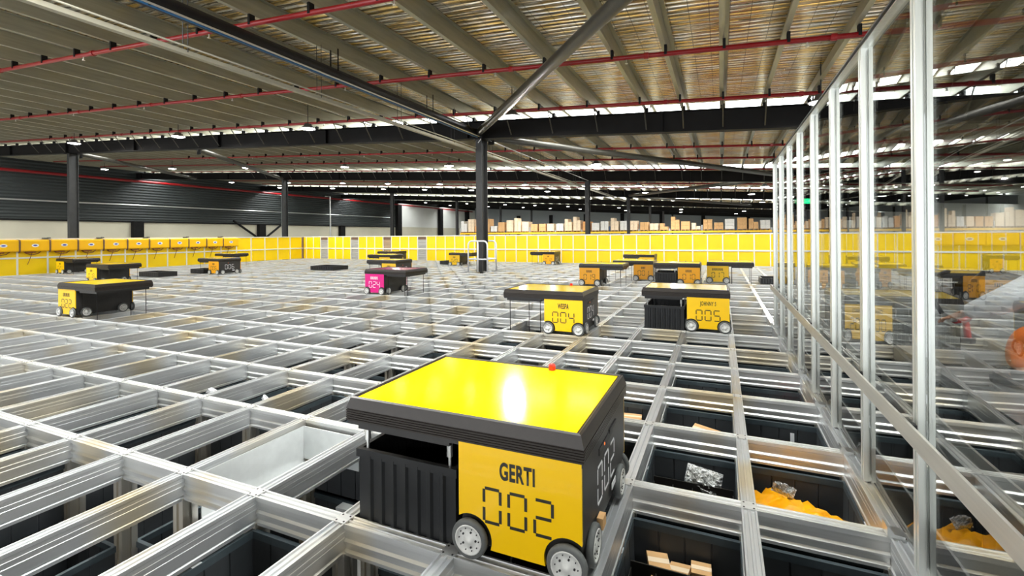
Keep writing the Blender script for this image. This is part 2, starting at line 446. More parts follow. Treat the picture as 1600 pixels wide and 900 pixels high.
for x in (-34, -27, -20, -13, -6, 1, 8, 15):
    b = MB().box(x - .3, x + .3, YB - .5, YB, ZF, 5)
    o = struct('wall_column', b, MT['rafter'], 'dark column standing against the distant grey wall', 'column'); o['group'] = 'columns against the distant wall'

def pipe(name, pts, r, m, label, cat, group=None, n=10):
    o = MB().path(pts, r, n).obj(name, m); tag(o, label, cat, group); return o
PN = {0.72: 'nearest overhead', 3.87: 'crossing the top edge of the picture', 7.05: 'the longest in full view', 10.2: 'just in front of the nearest rafter'}
for yk in (0.72, 3.87, 7.05, 10.2, 13.35, 16.5, 19.3, 22.9, 26.5, 30, 33.4, 38.5, 43):
    t = thing('sprinkler_pipe', 'red sprinkler pipe under the purlins, ' + PN[yk] if yk in PN else 'red sprinkler pipe beyond the nearest rafter',
              'sprinkler pipe', (0, yk, 0), 0, None if yk in PN else 'distant red sprinkler pipes')
    xe = -40 if yk > 5 else -30
    b = MB(); b.smooth = True; b.tube((xe, 0, roof(xe, 4.33)), (17, 0, roof(17, 4.33)), .042, 12); b.obj('pipe', MT['sprinkler'], t)
    if True:
        cl = MB(); cl.box(-.022, .022, -.05, .05, -.02, .145); cl = cl.mesh('hanger_clamp', MT['rafter'])
        hd = MB(); hd.tube((0, 0, -.04), (0, 0, -.10), .012, 6); hd.tube((0, 0, -.10), (0, 0, -.11), .025, 8); hd = hd.mesh('sprinkler_head', MT['steel'])
        cp = MB().tube((0, 0, 0), (.08, 0, -.0046), .056, 12).mesh('coupling', MT['sprinkler'])
        for i, px in enumerate(pxs):
            if -26 < px < 12 and (yk < 20 or i % 3 == 0):
                z = roof(px, 4.33)
                link('hanger_clamp', cl, t, (px, 0, z))
                if i % 3 == 0 and yk < 20:
                    link('sprinkler_head', hd, t, (px + .25, 0, z - .012)); link('coupling', cp, t, (px + .55, 0, z - .03))
# red main along the left wall
pipe('sprinkler_main', [(XL + .5, YF, 6.13), (XL + .5, 62, 6.13), (XL + .5, 86, 6.0)], .11, MT['sprinkler'], 'red sprinkler main running along the dark left cladding', 'sprinkler pipe')
pipe('conduit', [(XL + .4, YF, 4.0), (XL + .4, 60, 4.0)], .06, MT['steel'], 'thin pale conduit running along the dark left cladding', 'conduit')
for yv, z1 in ((36, 5.6), (43, 6.0)):
    pipe('drop_pipe', [(XL + 4, yv, -1), (XL + 4, yv, z1), (XL + 3.2, yv, z1 + .05)], .08, MT['steel'], 'pale vertical pipe in front of the dark left cladding', 'pipe', 'vertical pipes by the left cladding')

# service runs that follow the building's length above the column line
t = thing('cable_tray', 'cream cable tray running away overhead past the column', 'cable tray', (-3.05, 0, 0))
MB().prism([(-.045, 3.63), (.045, 3.63), (.045, 3.69), (.039, 3.69), (.039, 3.637), (-.039, 3.637), (-.039, 3.69), (-.045, 3.69)], 'y', YF, 36).obj('tray', MT['duct'], t)
hr = MB().tube((0, 0, 3.66), (0, 0, 4.64), .006, 5).mesh('hanger_rod', MT['cable']); y = -2.0
while y < 30:
    link('hanger_rod', hr, t, (-.055, y, 0)); link('hanger_rod', hr, t, (.055, y, 0)); y += 2.4
b = MB(); b.smooth = True; b.tube((.09, YF, 3.72), (.09, 36, 3.72), .014, 8); b.obj('conduit', MT['duct'], t)
t = thing('air_duct', 'dark duct running away overhead to the middle column', 'duct', (-2.87, 0, 0))
b = MB(); b.smooth = True; b.tube((0, YF, 4.14), (0, 11.2, 4.12), .115, 14); b.obj('duct', MT['dark_tube'], t)
hs = MB(); hs.box(-.095, -.088, -.015, .015, 4.1, 4.6); hs.box(.088, .095, -.015, .015, 4.1, 4.6); hs.box(-.095, .095, -.015, .015, 4.01, 4.02); hs = hs.mesh('hanger_strap', MT['dark_tube']); y = -1.0
while y < 11: link('hanger_strap', hs, t, (0, y, 0)); y += 3.2
pipe('thin_conduit', [(-2.72, YF, 4.03), (-2.72, 23.5, 3.98)], .014, MT['steel'], 'thin pale conduit beside the dark overhead duct', 'conduit')
pipe('blue_air_pipe', [(-2.80, YF, 4.02), (-2.80, 5.0, 4.01), (-2.80, 11.2, 3.98)], .014, MT['blue'], 'thin blue pipe running beside the dark overhead duct', 'pipe')
BR = [((-2.75, 11.0, 4.14), (6.9, -0.8, 3.78), 'grey diagonal tube from the middle column top to upper right'),
      ((-2.75, 11.8, 4.10), (6.4, 23.5, 3.74), 'grey diagonal tube passing behind the nearest rafter to the right'),
      ((-2.7, 36.0, 4.1), (6.4, 24.3, 3.74), 'pale diagonal tube beyond the second rafter'),
      ((-2.7, 36.8, 4.1), (6.4, 48.5, 3.74), 'pale diagonal tube beyond the third rafter'),
      ((-25.9, 11.8, 5.35), (-35.3, 23.5, 5.9), 'grey diagonal tube behind the left column'),
      ((-16.7, 11.8, 4.85), (-25.5, 23.5, 5.35), 'grey diagonal tube between the two left columns')]
for a, c, lab in BR:
    t = thing('diagonal_brace', lab, 'brace', a)
    d = Vector(c) - Vector(a)
    b = MB(); b.smooth = True; b.tube((0, 0, 0), d, .105, 14); b.obj('tube', MT['brace'], t)
    b = MB(); u = d.normalized()
    b.tube(-u * .02, u * .30, .03, 8); b.box(-.10, .10, -.02, .02, -.2, .12); b.obj('end_plate', MT['rafter'], t)
pipe('white_cable', [(-2.80, 11.15, 4.3), (-2.72, 11.1, 4.1), (-2.78, 11.15, 3.95), (-2.87, 11.16, 3.86)], .012, MT['white'], 'white cable curling down the middle column top', 'cable')

# high bay lamps
LM = {}
def lamp(x, y, label, group, near, lit=False):
    z = roof(x, 4.02) if near else roof(x, 3.95)
    t = thing('high_bay_lamp', label, 'ceiling lamp', (x, y, z), 0, group)
    if 'shade' not in LM:
        b = MB(); b.smooth = True; b.lathe([(.06, .16), (.10, .15), (.12, .09), (.19, .04), (.24, 0), (.235, -.005), (.18, .035), (.05, .08)], (0,0,0), 'z', 20); LM['shade'] = b.mesh('shade', MT['shade'])
        b = MB(); b.smooth = True; b.lathe([(.0, -.035), (.12, -.03), (.21, -.005), (.0, .0)], (0,0,0), 'z', 20); LM['disc'] = b.mesh('glowing_disc', MT['lamp']); LM['disc_far'] = b.mesh('glowing_disc', MT['lamp_far'])
        b = MB(); b.tube((0,0,.15), (0,0,.80), .012, 6); LM['rod'] = b.mesh('hanger', MT['cable'])
    link('lamp_shade', LM['shade'], t); link('glowing_disc', LM['disc' if near else 'disc_far'], t); link('hanger', LM['rod'], t)
    if near or lit:
        l = bpy.data.lights.new('lamp_light', 'AREA'); l.shape = 'DISK'; l.size = .4; l.energy = LAMP_W * (4 if lit else 1); l.color = (1, .96, .90)
        o = link('lamp_light', l, t, (0, 0, -.05))
LN = {(5.6, 9.75): 'round high bay lamp seen past the top of the glass partition', (-1.05, 9.55): 'round high bay lamp beside the middle column top',
      (-8.1, 9.65): 'round high bay lamp between the cable tray and the middle column', (-14.8, 9.8): 'round high bay lamp left of the picture centre under the roof',
      (-22.4, 10.0): 'round high bay lamp just above the left column'}
for (x, y), lab in LN.items(): lamp(x, y, lab, None, True)
for x, y in ((5.6, .8), (-1.05, .8), (-8.1, .8), (-14.8, .8), (5.6, -8.1), (-1.05, -8.1), (-8.1, -8.1)): lamp(x, y, 'unseen round high bay lamp hanging over the camera side', 'high bay lamps overhead', True)  # lamps out of view; the rearmost row is added to brighten the robot fronts
for x in (5.6, -1.1, -8.4, -15, -22.8, -30, -38): lamp(x, 18.6, 'round high bay lamp hanging beyond the nearest rafter', 'high bay lamps of the second row', True)
for y in (27.6, 33, 41, 50, 58, 66, 76):
    for x in (12.5, 5.6, -1.1, -8.4, -15, -19.6, -24, -30, -37): lamp(x + (y % 3) * .6, y, 'small bright ceiling lamp far down the warehouse', 'distant ceiling lamps', False, y in (41, 50) and x in (12.5, -1.1, -15, -30))
t = thing('exit_sign', 'small green exit sign glowing beyond the glass partition', 'sign', (8.2, 30, 2.9))
MB().box(-.35, .35, -.04, .04, -.14, .14).obj('lit_panel', MT['exit'], t)
MB().tube((-.25, 0, .14), (-.25, 0, 1.40), .01, 6).obj('hanger', MT['cable'], t); MB().tube((.25, 0, .14), (.25, 0, 1.40), .01, 6).obj('hanger', MT['cable'], t)

# ------------------------------------------------------------------ storage grid
I0, I1, J0, J1 = -32, 27, -4, 23
grid = thing('storage_grid', 'wide aluminium storage grid whose rails carry the robots', 'storage grid', (0, 0, 0))
wq = .028
px_ = [(-wq, 0), (-.021, 0), (-.019, -.007), (-.006, -.007), (-.004, -.001), (.004, -.001), (.006, -.007), (.019, -.007), (.021, 0), (wq, 0)]
side = [(wq, -.018), (.019, -.024), (.019, -.058), (.027, -.066), (.027, -.074), (.018, -.080), (.018, -.098), (.027, -.106), (.027, -.118), (.014, -.122)]
prof_x = px_ + side + [(-a, c) for a, c in reversed(side)]
side2 = [(wq, -.014), (.0265, -.016), (.0265, -.030), (.0255, -.031), (.0265, -.033), (.0265, -.052), (.0252, -.053), (.0265, -.055), (.0265, -.098), (.022, -.101), (.030, -.106), (.030, -.120), (.014, -.124)]
prof_y = px_ + side2 + [(-a, c) for a, c in reversed(side2)]
for j in range(J0, J1 + 1):
    MB().prism([(j * CY + u, v) for u, v in prof_x], 'x', I0 * CX - .03, I1 * CX + .03).obj('cross_rail', MT['alu_x'], grid)
for i in range(I0, I1 + 1):
    MB().prism([(i * CX + u, v - .0006) for u, v in prof_y], 'y', J0 * CY - .03, J1 * CY + .03).obj('long_rail', MT['alu_y'], grid)
def depth(x, y):
    d = Vector((x, y, 0)) - CAM; return d.dot(_fw), d.dot(_rt)
nodes = []
for i in range(I0, I1 + 1):
    for j in range(J0, J1 + 1):
        f, r = depth(i * CX, j * CY)
        if f > .4 and abs(r) < f * 1.25 + .4: nodes.append((f, i, j))
nodes.sort()
up = []
for a in (0,):
    q = .035; g_ = .008
    up = [(-q, -q), (-g_, -q), (-g_, -q + .012), (g_, -q + .012), (g_, -q), (q, -q), (q, -g_), (q - .012, -g_), (q - .012, g_), (q, g_), (q, q), (g_, q), (g_, q - .012), (-g_, q - .012), (-g_, q), (-q, q), (-q, g_), (-q + .012, g_), (-q + .012, -g_), (-q, -g_)]
upm = MB().prism(up, 'z', ZF, -.11).mesh('upright', MT['alu_z'])
jb = MB(); jb.box(-.028, .028, -.028, .028, -.003, .0012)
jb.cur = 1
for sx in (-1, 1):
    for sy in (-1, 1): jb.lathe([(.004, .0012), (.004, .002), (.0, .002)], (sx * .018, sy * .018, 0), 'z', 8)
jm = jb.mesh('joint_plate', [MT['alu_x'], MT['cable']])
stuff = MB()
for k, (f, i, j) in enumerate(nodes):
    if k < 90:
        link('upright', upm, grid, (i * CX, j * CY, 0)); link('joint_plate', jm, grid, (i * CX, j * CY, 0))
    elif f < 9: stuff.prism([(i * CX + u, j * CY + v) for u, v in up], 'z', -1.6, -.11)
o = stuff.obj('farther_uprights', MT['alu_z'], grid); o['kind'] = 'stuff'

# ------------------------------------------------------------------ bins
def rib_outline(hx, hy, dep, nx, ny, gw=.004):
    """rectangle outline with small grooves of depth dep (positive = outwards)"""
    pts = []
    def edge(ax, ay, bx, by, n, nxv, nyv):
        L = math.hypot(bx - ax, by - ay); ux, uy = (bx - ax) / L, (by - ay) / L
        pts.append((ax, ay))
        for k in range(1, n):
            t = L * k / n
            for dt, dd in ((-gw, 0), (-gw * .5, dep), (gw * .5, dep), (gw, 0)):
                pts.append((ax + ux * (t + dt) + nxv * dd, ay + uy * (t + dt) + nyv * dd))
    edge(-hx, -hy, hx, -hy, nx, 0, -1); edge(hx, -hy, hx, hy, ny, 1, 0); edge(hx, hy, -hx, hy, nx, 0, 1); edge(-hx, hy, -hx, -hy, ny, -1, 0)
    return pts
def bin_mesh(mats, h=.31, open_ribs=False):
    b = MB(); b.cur = 0
    nx, ny = (8, 11) if open_ribs else (4, 6)
    hx, hy = .208, .308
    inn_t = rib_outline(hx, hy, .005, nx, ny); inn_b = rib_outline(hx - .008, hy - .008, .005, nx, ny)
    out_t = rib_outline(hx + .008, hy + .008, -.004 if not open_ribs else .010, nx, ny, .004 if not open_ribs else .014)
    b.loft([[(x, y, -h) for x, y in out_t], [(x, y, -.02) for x, y in out_t]], False, False)
    b.loft([[(x, y, -.004) for x, y in inn_t], [(x, y, -h + .008) for x, y in inn_b]], False, True)
    b.add([(-hx, -hy, -h), (hx, -hy, -h), (hx, hy, -h), (-hx, hy, -h)], [(0, 1, 2, 3)])
    # rim: a flat collar
    b.cur = 1
    o, i_ = [(-.2245, -.3245), (.2245, -.3245), (.2245, .3245), (-.2245, .3245)], [(-hx + .002, -hy + .002), (hx - .002, -hy + .002), (hx - .002, hy - .002), (-hx + .002, hy - .002)]
    b.loft([[(x, y, -.03) for x, y in o], [(x, y, 0) for x, y in o], [(x, y, 0) for x, y in i_], [(x, y, -.03) for x, y in i_]], False, False)
    b.cur = 0
    for sx in (-1, 1):                                # slots pierced in the rim
        for yv in (-.2, .22):
            b.box(sx * .2155 - .004, sx * .2155 + .004, yv - .012, yv + .012, .0, .0012)
    return b.mesh('storage_bin', mats)
BM = bin_mesh([MT['bin'], MT['bin_rim']])
TM = bin_mesh([MT['tub'], MT['tub']], h=.30, open_ribs=True)
lb = MB(); lb.box(-.006, .006, -.018, .018, .0006, .0018); lb = lb.mesh('barcode_label', MT['white'])

ROBOTS = [  # cell i, cell j, side of the overhang, colour, number, name lettering, label, bin held
    (6, 0, -1, 'yellow', '002', 'GERTI', 'large yellow robot marked 002 in the foreground, lifting a black tub', True),
    (4, 5, -1, 'yellow', '004', 'WESPA', 'yellow robot marked 004 with its overhang empty and a red top button', False),
    (7, 6, -1, 'yellow', '005', 'JOHNNY 5', 'yellow robot marked 005 carrying a black tub near the glass partition', True),
    (2, 12, 1, 'amber', '019', '|||||', 'amber robot marked 019 with its empty overhang to the right', False),
    (3.85, 14, -1, 'amber', '001', '||||', 'amber robot marked 001 standing between robots 019 and 010', False),
    (6, 13, -1, 'amber', '010', '|||||', 'amber robot marked 010 holding a black tub behind robot 005', True),
    (7.2, 14, 1, 'yellow', '017', '|||||||||', 'yellow robot marked 017 with its overhang towards the glass partition', False),
    (3, 19, -1, 'yellow', '011', '||||', 'yellow robot farthest back, its roof above robot 001', False),
    (-5, 8, 1, 'magenta', '024', '|||||||', 'magenta robot with white digits, the only pink one', False),
    (-10, 3, 1, 'yellow', '022', '|||||||', 'yellow robot marked 022 near the left edge with thin belts hanging', False),
    (-21.5, 7, 1, 'yellow', '018', '||||', 'yellow robot directly behind robot 022', False),
    (-31.5, 9, 1, 'yellow', '021', '||||', 'yellow robot closest to the port covers of the left fence', False),
    (-21, 11, -1, 'amber', '006', '||||', 'amber robot with white 006 on its black side', False),
    (-29, 15, 1, 'yellow', '014', '||||', 'yellow robot half hidden behind robot 006', False),
    (-9, 12, -1, 'yellow', '013', '||||', 'yellow robot right behind the magenta robot', False),
    (-14, 16, -1, 'yellow', '016', '||||', 'yellow robot second behind the magenta one', False),
    (-18, 20, -1, 'yellow', '015', '||||', 'dark topped yellow robot farthest behind the magenta one', False),
    (-11, 19, 1, 'yellow', '020', '||||', 'yellow robot partly hidden by the middle column', False),
    (-4.6, 21, -1, 'amber', '012', '|||', 'small amber robot by the back fence right of the middle column', False),
    (15, 11, -1, 'amber', '008', '||||', 'amber robot parked beyond the glass partition at the right edge', True),
]
TUB = {'002': 'black ribbed tub hanging under the big foreground robot', '005': 'black ribbed tub carried by the robot nearest the partition', '010': 'small black tub carried between the amber robots in the middle distance', '008': 'black tub carried by the amber robot beyond the glass'}
RM = {}
SEG = {'0': 'abcdef', '1': 'bc', '2': 'abged', '3': 'abgcd', '4': 'fgbc', '5': 'afgcd', '6': 'afgedc', '7': 'abc', '8': 'abcdefg', '9': 'abcdfg'}
def seven(b, txt, x0, z0, w_, h_, gap, t_, put):
    for k, ch in enumerate(txt):
        x = x0 + k * (w_ + gap); e = t_ * .9
        R = {'a': (x + e, x + w_ - e, z0 + h_ - t_, z0 + h_), 'd': (x + e, x + w_ - e, z0, z0 + t_), 'g': (x + e, x + w_ - e, z0 + h_ / 2 - t_ / 2, z0 + h_ / 2 + t_ / 2),
             'f': (x, x + t_, z0 + h_ / 2 + e, z0 + h_ - e), 'b': (x + w_ - t_, x + w_, z0 + h_ / 2 + e, z0 + h_ - e),
             'e': (x, x + t_, z0 + e, z0 + h_ / 2 - e), 'c': (x + w_ - t_, x + w_, z0 + e, z0 + h_ / 2 - e)}
        for s_ in SEG[ch]: put(b, *R[s_])
def rects(b, lst):
    b.loft([[(x0, y0, z), (x1, y0, z), (x1, y1, z), (x0, y1, z)] for x0, x1, y0, y1, z in lst])
def wheel_meshes():
    if 'tyre' in RM: return
    b = MB(); b.smooth = True; b.lathe([(.050, -.011), (.060, -.012), (.065, -.008), (.0665, 0), (.065, .008), (.060, .012), (.050, .011)], (0,0,0), 'y', 28, False); RM['tyre'] = b.mesh('tyre', MT['rubber'])
    b = MB(); b.smooth = True; b.lathe([(.0, -.009), (.014, -.011), (.017, -.008), (.030, -.006), (.043, -.008), (.0455, -.013), (.050, -.013), (.051, .0), (.0, .004)], (0,0,0), 'y', 28)
    b.smooth = False; b.cur = 1
    for k in range(5):
        a = 2 * PI * k / 5; b.lathe([(.0035, -.010), (.0035, -.0065), (.0, -.0065)], (.026 * math.cos(a), 0, .026 * math.sin(a)), 'y', 8)
    for k in range(10):
        a = 2 * PI * k / 10; b.lathe([(.0022, -.0100), (.0022, -.006), (.0, -.006)], (.037 * math.cos(a), 0, .037 * math.sin(a)), 'y', 6)
    RM['hub'] = b.mesh('hub', [MT['hub'], MT['cable']])
def front_outline(sx):
    R = .079; zc = .067; pts = [(.034, .385), (.468, .385)]
    x_c = .422; a0 = math.atan2(math.sqrt(R * R - .046 ** 2), .046); a1 = math.atan2(-.027, -math.sqrt(R * R - .027 ** 2)) % (2 * PI)
    for k in range(13):
        a = a0 + (a1 - a0) * k / 12; pts.append((x_c + R * math.cos(a), zc + R * math.sin(a)))
    x_c = .08
    b0 = PI - a1; b1 = PI - a0
    for k in range(13):
        a = b0 + (b1 - b0) * k / 12; pts.append((x_c + R * math.cos(a), zc + R * math.sin(a)))
    return [(sx(x), z) for x, z in pts]
def robot(i, j, side_, colour, num, name, label, holds):
    wheel_meshes(); sd = side_; key = (sd, colour)
    fx = (lambda x: x) if sd < 0 else (lambda x: .48 - x)          # built with the overhang towards -x, mirrored for the others
    def bx(b, x0, x1, y0, y1, z0, z1):
        a, c = sorted((fx(x0), fx(x1))); b.box(a, c, y0, y1, z0, z1)
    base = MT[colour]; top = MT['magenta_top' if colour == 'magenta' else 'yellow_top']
    if ('body', sd) not in RM:
        b = MB(); bx(b, .040, .462, .018, .680, .10, .385); bx(b, .050, .452, .028, .670, .035, .10)
        for x0 in (.030, .455): bx(b, x0, x0 + .014, .012, .688, .14, .387)
        bx(b, .462, .468, .03, .67, .300, .306)
        RM[('body', sd)] = b.mesh('body_shell', MT['black'])
        b = MB()
        L = lambda m, z: (min(fx(-.46 + m), fx(.478 - m)), max(fx(-.46 + m), fx(.478 - m)), -.004 + m, .706 - m, z)
        rr = [L(.012, .385)]
        for k in range(5):
            z = .387 + k * .0085
            rr += [L(.0, z), L(.0, z + .0058), L(.0035, z + .0062), L(.0035, z + .0083)]
        rr += [L(.0, .432), L(.012, .470), L(.020, .474), L(.026, .470), L(.028, .4665)]
        rects(b, rr); RM[('lid', sd)] = b.mesh('lid', MT['lid'])
        b = MB(); bx(b, -.455, .47, .003, .70, .372, .386); RM[('under', sd)] = b.mesh('underframe', MT['black'])
        b = MB()
        for (u, v) in ((-.40, .05), (-.40, .64), (-.03, .05), (-.03, .64)):
            b.tube((fx(u), v, .0), (fx(u), v, .375), .006, 8); b.tube((fx(u), v, .30), (fx(u), v, .375), .011, 8)
        RM[('rods', sd)] = b.mesh('lifting_belt', MT['steel'])
        b = MB()
        for (u, v) in ((-.40, .05), (-.40, .64), (-.03, .05), (-.03, .64)):
            b.tube((fx(u), v, -.25), (fx(u), v, .375), .0045, 6)
        RM[('belts', sd)] = b.mesh('lifting_belt', MT['rafter'])
        b = MB(); bx(b, -.43, -.02, .03, .67, .345, .372)
        RM[('grip', sd)] = b.mesh('gripper_plate', MT['black'])
    if ('front', sd, colour) not in RM:
        pts = front_outline(fx)
        RM[('front', sd, colour)] = MB().prism(pts, 'y', .002, .014).mesh('front_panel', base)
        RM[('back', sd, colour)] = MB().prism(pts, 'y', .690, .702).mesh('back_panel', base)
        b = MB(); a, c = sorted((fx(-.428), fx(.446))); b.box(a, c, .028, .674, .460, .4690)
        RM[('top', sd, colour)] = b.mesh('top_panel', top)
        b = MB(); bx(b, .4625, .4665, .0, .012, .13, .385); RM[('trimstrip', sd, colour)] = b.mesh('edge_strip', base)
    t = thing('bin_lifting_robot', label, 'robot', (i * CX, j * CY, 0))
    link('body_shell', RM[('body', sd)], t); link('lid', RM[('lid', sd)], t); link('underframe', RM[('under', sd)], t)
    link('front_panel', RM[('front', sd, colour)], t); link('back_panel', RM[('back', sd, colour)], t); link('top_panel', RM[('top', sd, colour)], t)
    link('lifting_belt', RM[('rods' if holds else 'belts', sd)], t)
    link('gripper_plate', RM[('grip', sd)], t)
    near = abs(i - 6) < 25
    def wheel(lab, x, y, rz):
        w_ = link('wheel', RM['tyre'], t, (x, y, .067), (0, 0, rz)); h_ = link('hub', RM['hub'], w_); return w_
    for xx in (.08, .422):
        wheel('w', fx(xx), -.006, 0); wheel('w', fx(xx), .708, PI)
    for yy_ in (.125, .565):
        wheel('w', fx(.474), yy_, PI / 2 if sd < 0 else -PI / 2); wheel('w', fx(.022), yy_, -PI / 2 if sd < 0 else PI / 2)
    # number and name on the front
    ink = MT['white_ink'] if colour == 'magenta' else MT['ink']
    b = MB(); xc = .252 if sd < 0 else .228
    seven(b, num, xc - .126, .128, .070, .122, .021, .0098, lambda q, x0, x1, z0, z1: q.box(x0, x1, .0008, .0022, z0, z1))
    b.obj('number', ink, t)
    if name.startswith('|'):
        b = MB(); n = len(name)
        for k in range(n):
            x0 = xc - n * .0125 + k * .025; b.box(x0, x0 + .013, .0008, .0022, .285, .335)
            if k % 2: b.box(x0, x0 + .02, .0008, .0022, .315, .322)
            else: b.box(x0, x0 + .018, .0008, .0022, .285, .292)
        b.obj('name_lettering', ink, t)
    else:
        wd = .125 if len(name) == 5 else .165
        me = text_mesh(name, wd, .060, ink, .034 if len(name) == 5 else .020)
        link('name_lettering', me, t, (xc - wd / 2, .0006, .283))
    # free side: number in white, vents, indicator, handle slot
    sgn = 1 if sd < 0 else -1; xs = fx(.4685)
    wk = MT['white_ink']
    b = MB()
    def put_side(q, y0, y1, z0, z1): q.box(min(xs, xs + sgn * .0015), max(xs, xs + sgn * .0015), y0, y1, z0, z1)
    txt = num
    if sd < 0: seven(b, txt, .20, .150, .075, .135, .028, .009, put_side)
    b.box(min(xs, xs + sgn * .0015), max(xs, xs + sgn * .0015), .43, .50, .095, .12)
    b.obj('side_number', wk, t)
    b = MB(); b.box(min(xs, xs + sgn * .004), max(xs, xs + sgn * .004), .22, .44, .318, .342); b.box(min(xs, xs + sgn * .006), max(xs, xs + sgn * .006), .38, .50, .335, .350)
    b.obj('handle_slot', MT['cable'], t)
    b = MB(); b.lathe([(.006, 0), (.006, .004), (0, .004)], (xs, .30, .330), 'x', 10); b.obj('indicator_light', MT['led'], t)
    if num in ('002', '004'):
        b = MB(); b.lathe([(.016, 0), (.016, .02), (.012, .026), (0, .026)], (fx(.15), .655, .47), 'z', 16); b.obj('stop_button', MT['red'], t)
    else:
        b = MB(); b.lathe([(.008, 0), (.008, .02), (0, .02)], (fx(.15), .655, .47), 'z', 12); b.obj('stop_button', MT['rubber'], t)
    if num == '002':
        b = MB(); b.box(.468, .49, .19, .235, .02 + .06, .118); b.obj('side_bracket', MT['carton'], t)
    if holds:
        o = link('storage_tub', TM, None, (i * CX + fx(-.215), j * CY + .352, .268))
        tag(o, TUB[num], 'tub')
for r_ in ROBOTS: robot(*r_)

robot_cells = {(r[0] + (0 if k == 0 else r[2]), r[1]) for r in ROBOTS for k in (0, 1) if r[7]}
NEARBIN = {(6, 2): 'behind the big robot, holding a brown box', (7, 0): 'right in front, holding small brown boxes', (8, 0): 'at the bottom by the partition, empty', (7, 1): 'holding a crinkled clear bag',
           (8, 1): 'holding orange bags', (7, 2): 'holding one brown card flap', (8, 2): 'with a white label on a black insert', (8, 3): 'holding a red object', (8, 5): 'holding a small brown box near the partition',
           (-1, 0): 'holding a cream sheet on the left', (0, -1): 'with a crumpled cream wrapper', (4, -1): 'cut by the bottom edge between two rails'}
cells = []
for i in range(I0, I1):
    for j in range(J0, J1):
        f, r = depth((i + .5) * CX, (j + .5) * CY)
        if f > .35 and f < 8.0 and abs(r) < f * 1.16 + .5: cells.append((f, i, j))
cells.sort()
rb = random.Random(11)
LEVEL = {(8, 4): 0, (0, 1): 0, (1, 1): 0, (3, 0): 9, (4, 0): 9, (5, 0): 4, (2, -1): 2, (3, -1): 3, (1, -1): 1, (4, -1): 0, (2, 0): 1, (5, -1): 1, (6, -1): 1}
def bin_obj(i, j, z, label, group=None):
    o = link('storage_bin', BM, None, ((i + .5) * CX, (j + .5) * CY, z)); return tag(o, label, 'storage bin', group)
zt = -.132
for f, i, j in cells:
    if (i, j) in NEARBIN: lv = LEVEL.get((i, j), 0)
    elif (i, j) in LEVEL: lv = LEVEL[(i, j)]
    elif i >= 6: lv = 0 if rb.random() < .85 else 1
    else: lv = rb.choice((0, 0, 1, 1, 2))
    if lv > 5: continue
    z = zt - .33 * lv
    if (i, j) in NEARBIN:
        o = bin_obj(i, j, z, 'open slate grey bin below the rails, ' + NEARBIN[(i, j)])
        link('barcode_label', lb, o, (-.2155, .08, 0)); link('barcode_label', lb, o, (.2155, -.06, 0))
    else:
        bin_obj(i, j, z, 'slate grey bin stacked down in the grid below the rails', 'slate grey bins down in the grid')
    if i < 7 and f < 4.2:
        for k in range(1, 4 - lv if f < 3 else 2):
            bin_obj(i, j, z - .33 * k, 'slate grey bin stacked down in the grid below the rails', 'slate grey bins down in the grid')

# small goods in the open bins
def carton(x, y, z, sx, sy, sz, rz, label, tilt=(0, 0), m='carton', name='cardboard_box', group=None, flaps=False):
    t = thing(name, label, 'box', (x, y, z), 0, group); t.rotation_euler = (tilt[0], tilt[1], rz)
    MB().box(-sx/2, sx/2, -sy/2, sy/2, 0, sz).obj('box_body', MT[m], t)
    MB().box(-sx/2 - .0005, sx/2 + .0005, -.012, .012, sz - .0005, sz + .001).obj('tape', MT['carton_pale'], t)
    if flaps:
        MB().box(-sx/2, sx/2, -sy/2 - .05, -sy/2, sz - .004, sz).obj('flap', MT[m], t)
    return t
def cc(i, j, u, v): return (i * CX + u, j * CY + v)
x, y = 3.50, .60; carton(x, y, -.262, .085, .085, .02, .3, 'flat brown card piece lying left in the nearest open bin', (.15, .1), flaps=True)
x, y = 3.585, .585; carton(x, y, -.268, .08, .07, .02, -.2, 'flat brown card piece lying beside the small box', (.1, -.15))
x, y = 3.665, .60; carton(x, y, -.322, .075, .075, .09, .05, 'small brown box standing in the nearest open bin')
def divider(i, j, y_, lab, n=4):
    t = thing('divider_insert', lab, 'bin insert', (i * CX, j * CY, 0))
    b = MB(); b.box(.045, .435, y_, y_ + .006, -.40, -.215); b.box(.045, .435, y_ - .26, y_ - .254, -.40, -.25)
    for k in range(n + 1):
        b.box(.045 + k * .0965, .049 + k * .0965, y_ - .26, y_, -.40, -.24)
    b.obj('black_walls', MT['ink'], t)
    b = MB()
    for k in range(1, n): b.box(.044 + k * .0965, .050 + k * .0965, y_ - .262, y_ - .2605, -.40, -.245)
    b.obj('white_edge', MT['white'], t)
divider(7, 1, .53, 'black divided insert in the bin with the crinkled bag')
divider(8, 2, .60, 'black divided insert in the bin with the white label', 3)
divider(7, 0, .51, 'black divided insert at the front of the nearest open bin')
o = MB().box(0, .022, 0, .002, 0, .075).obj('white_label', MT['white'], None, (4.135, 2.00, -.235)); tag(o, 'white printed label standing in a bin by the partition', 'label')
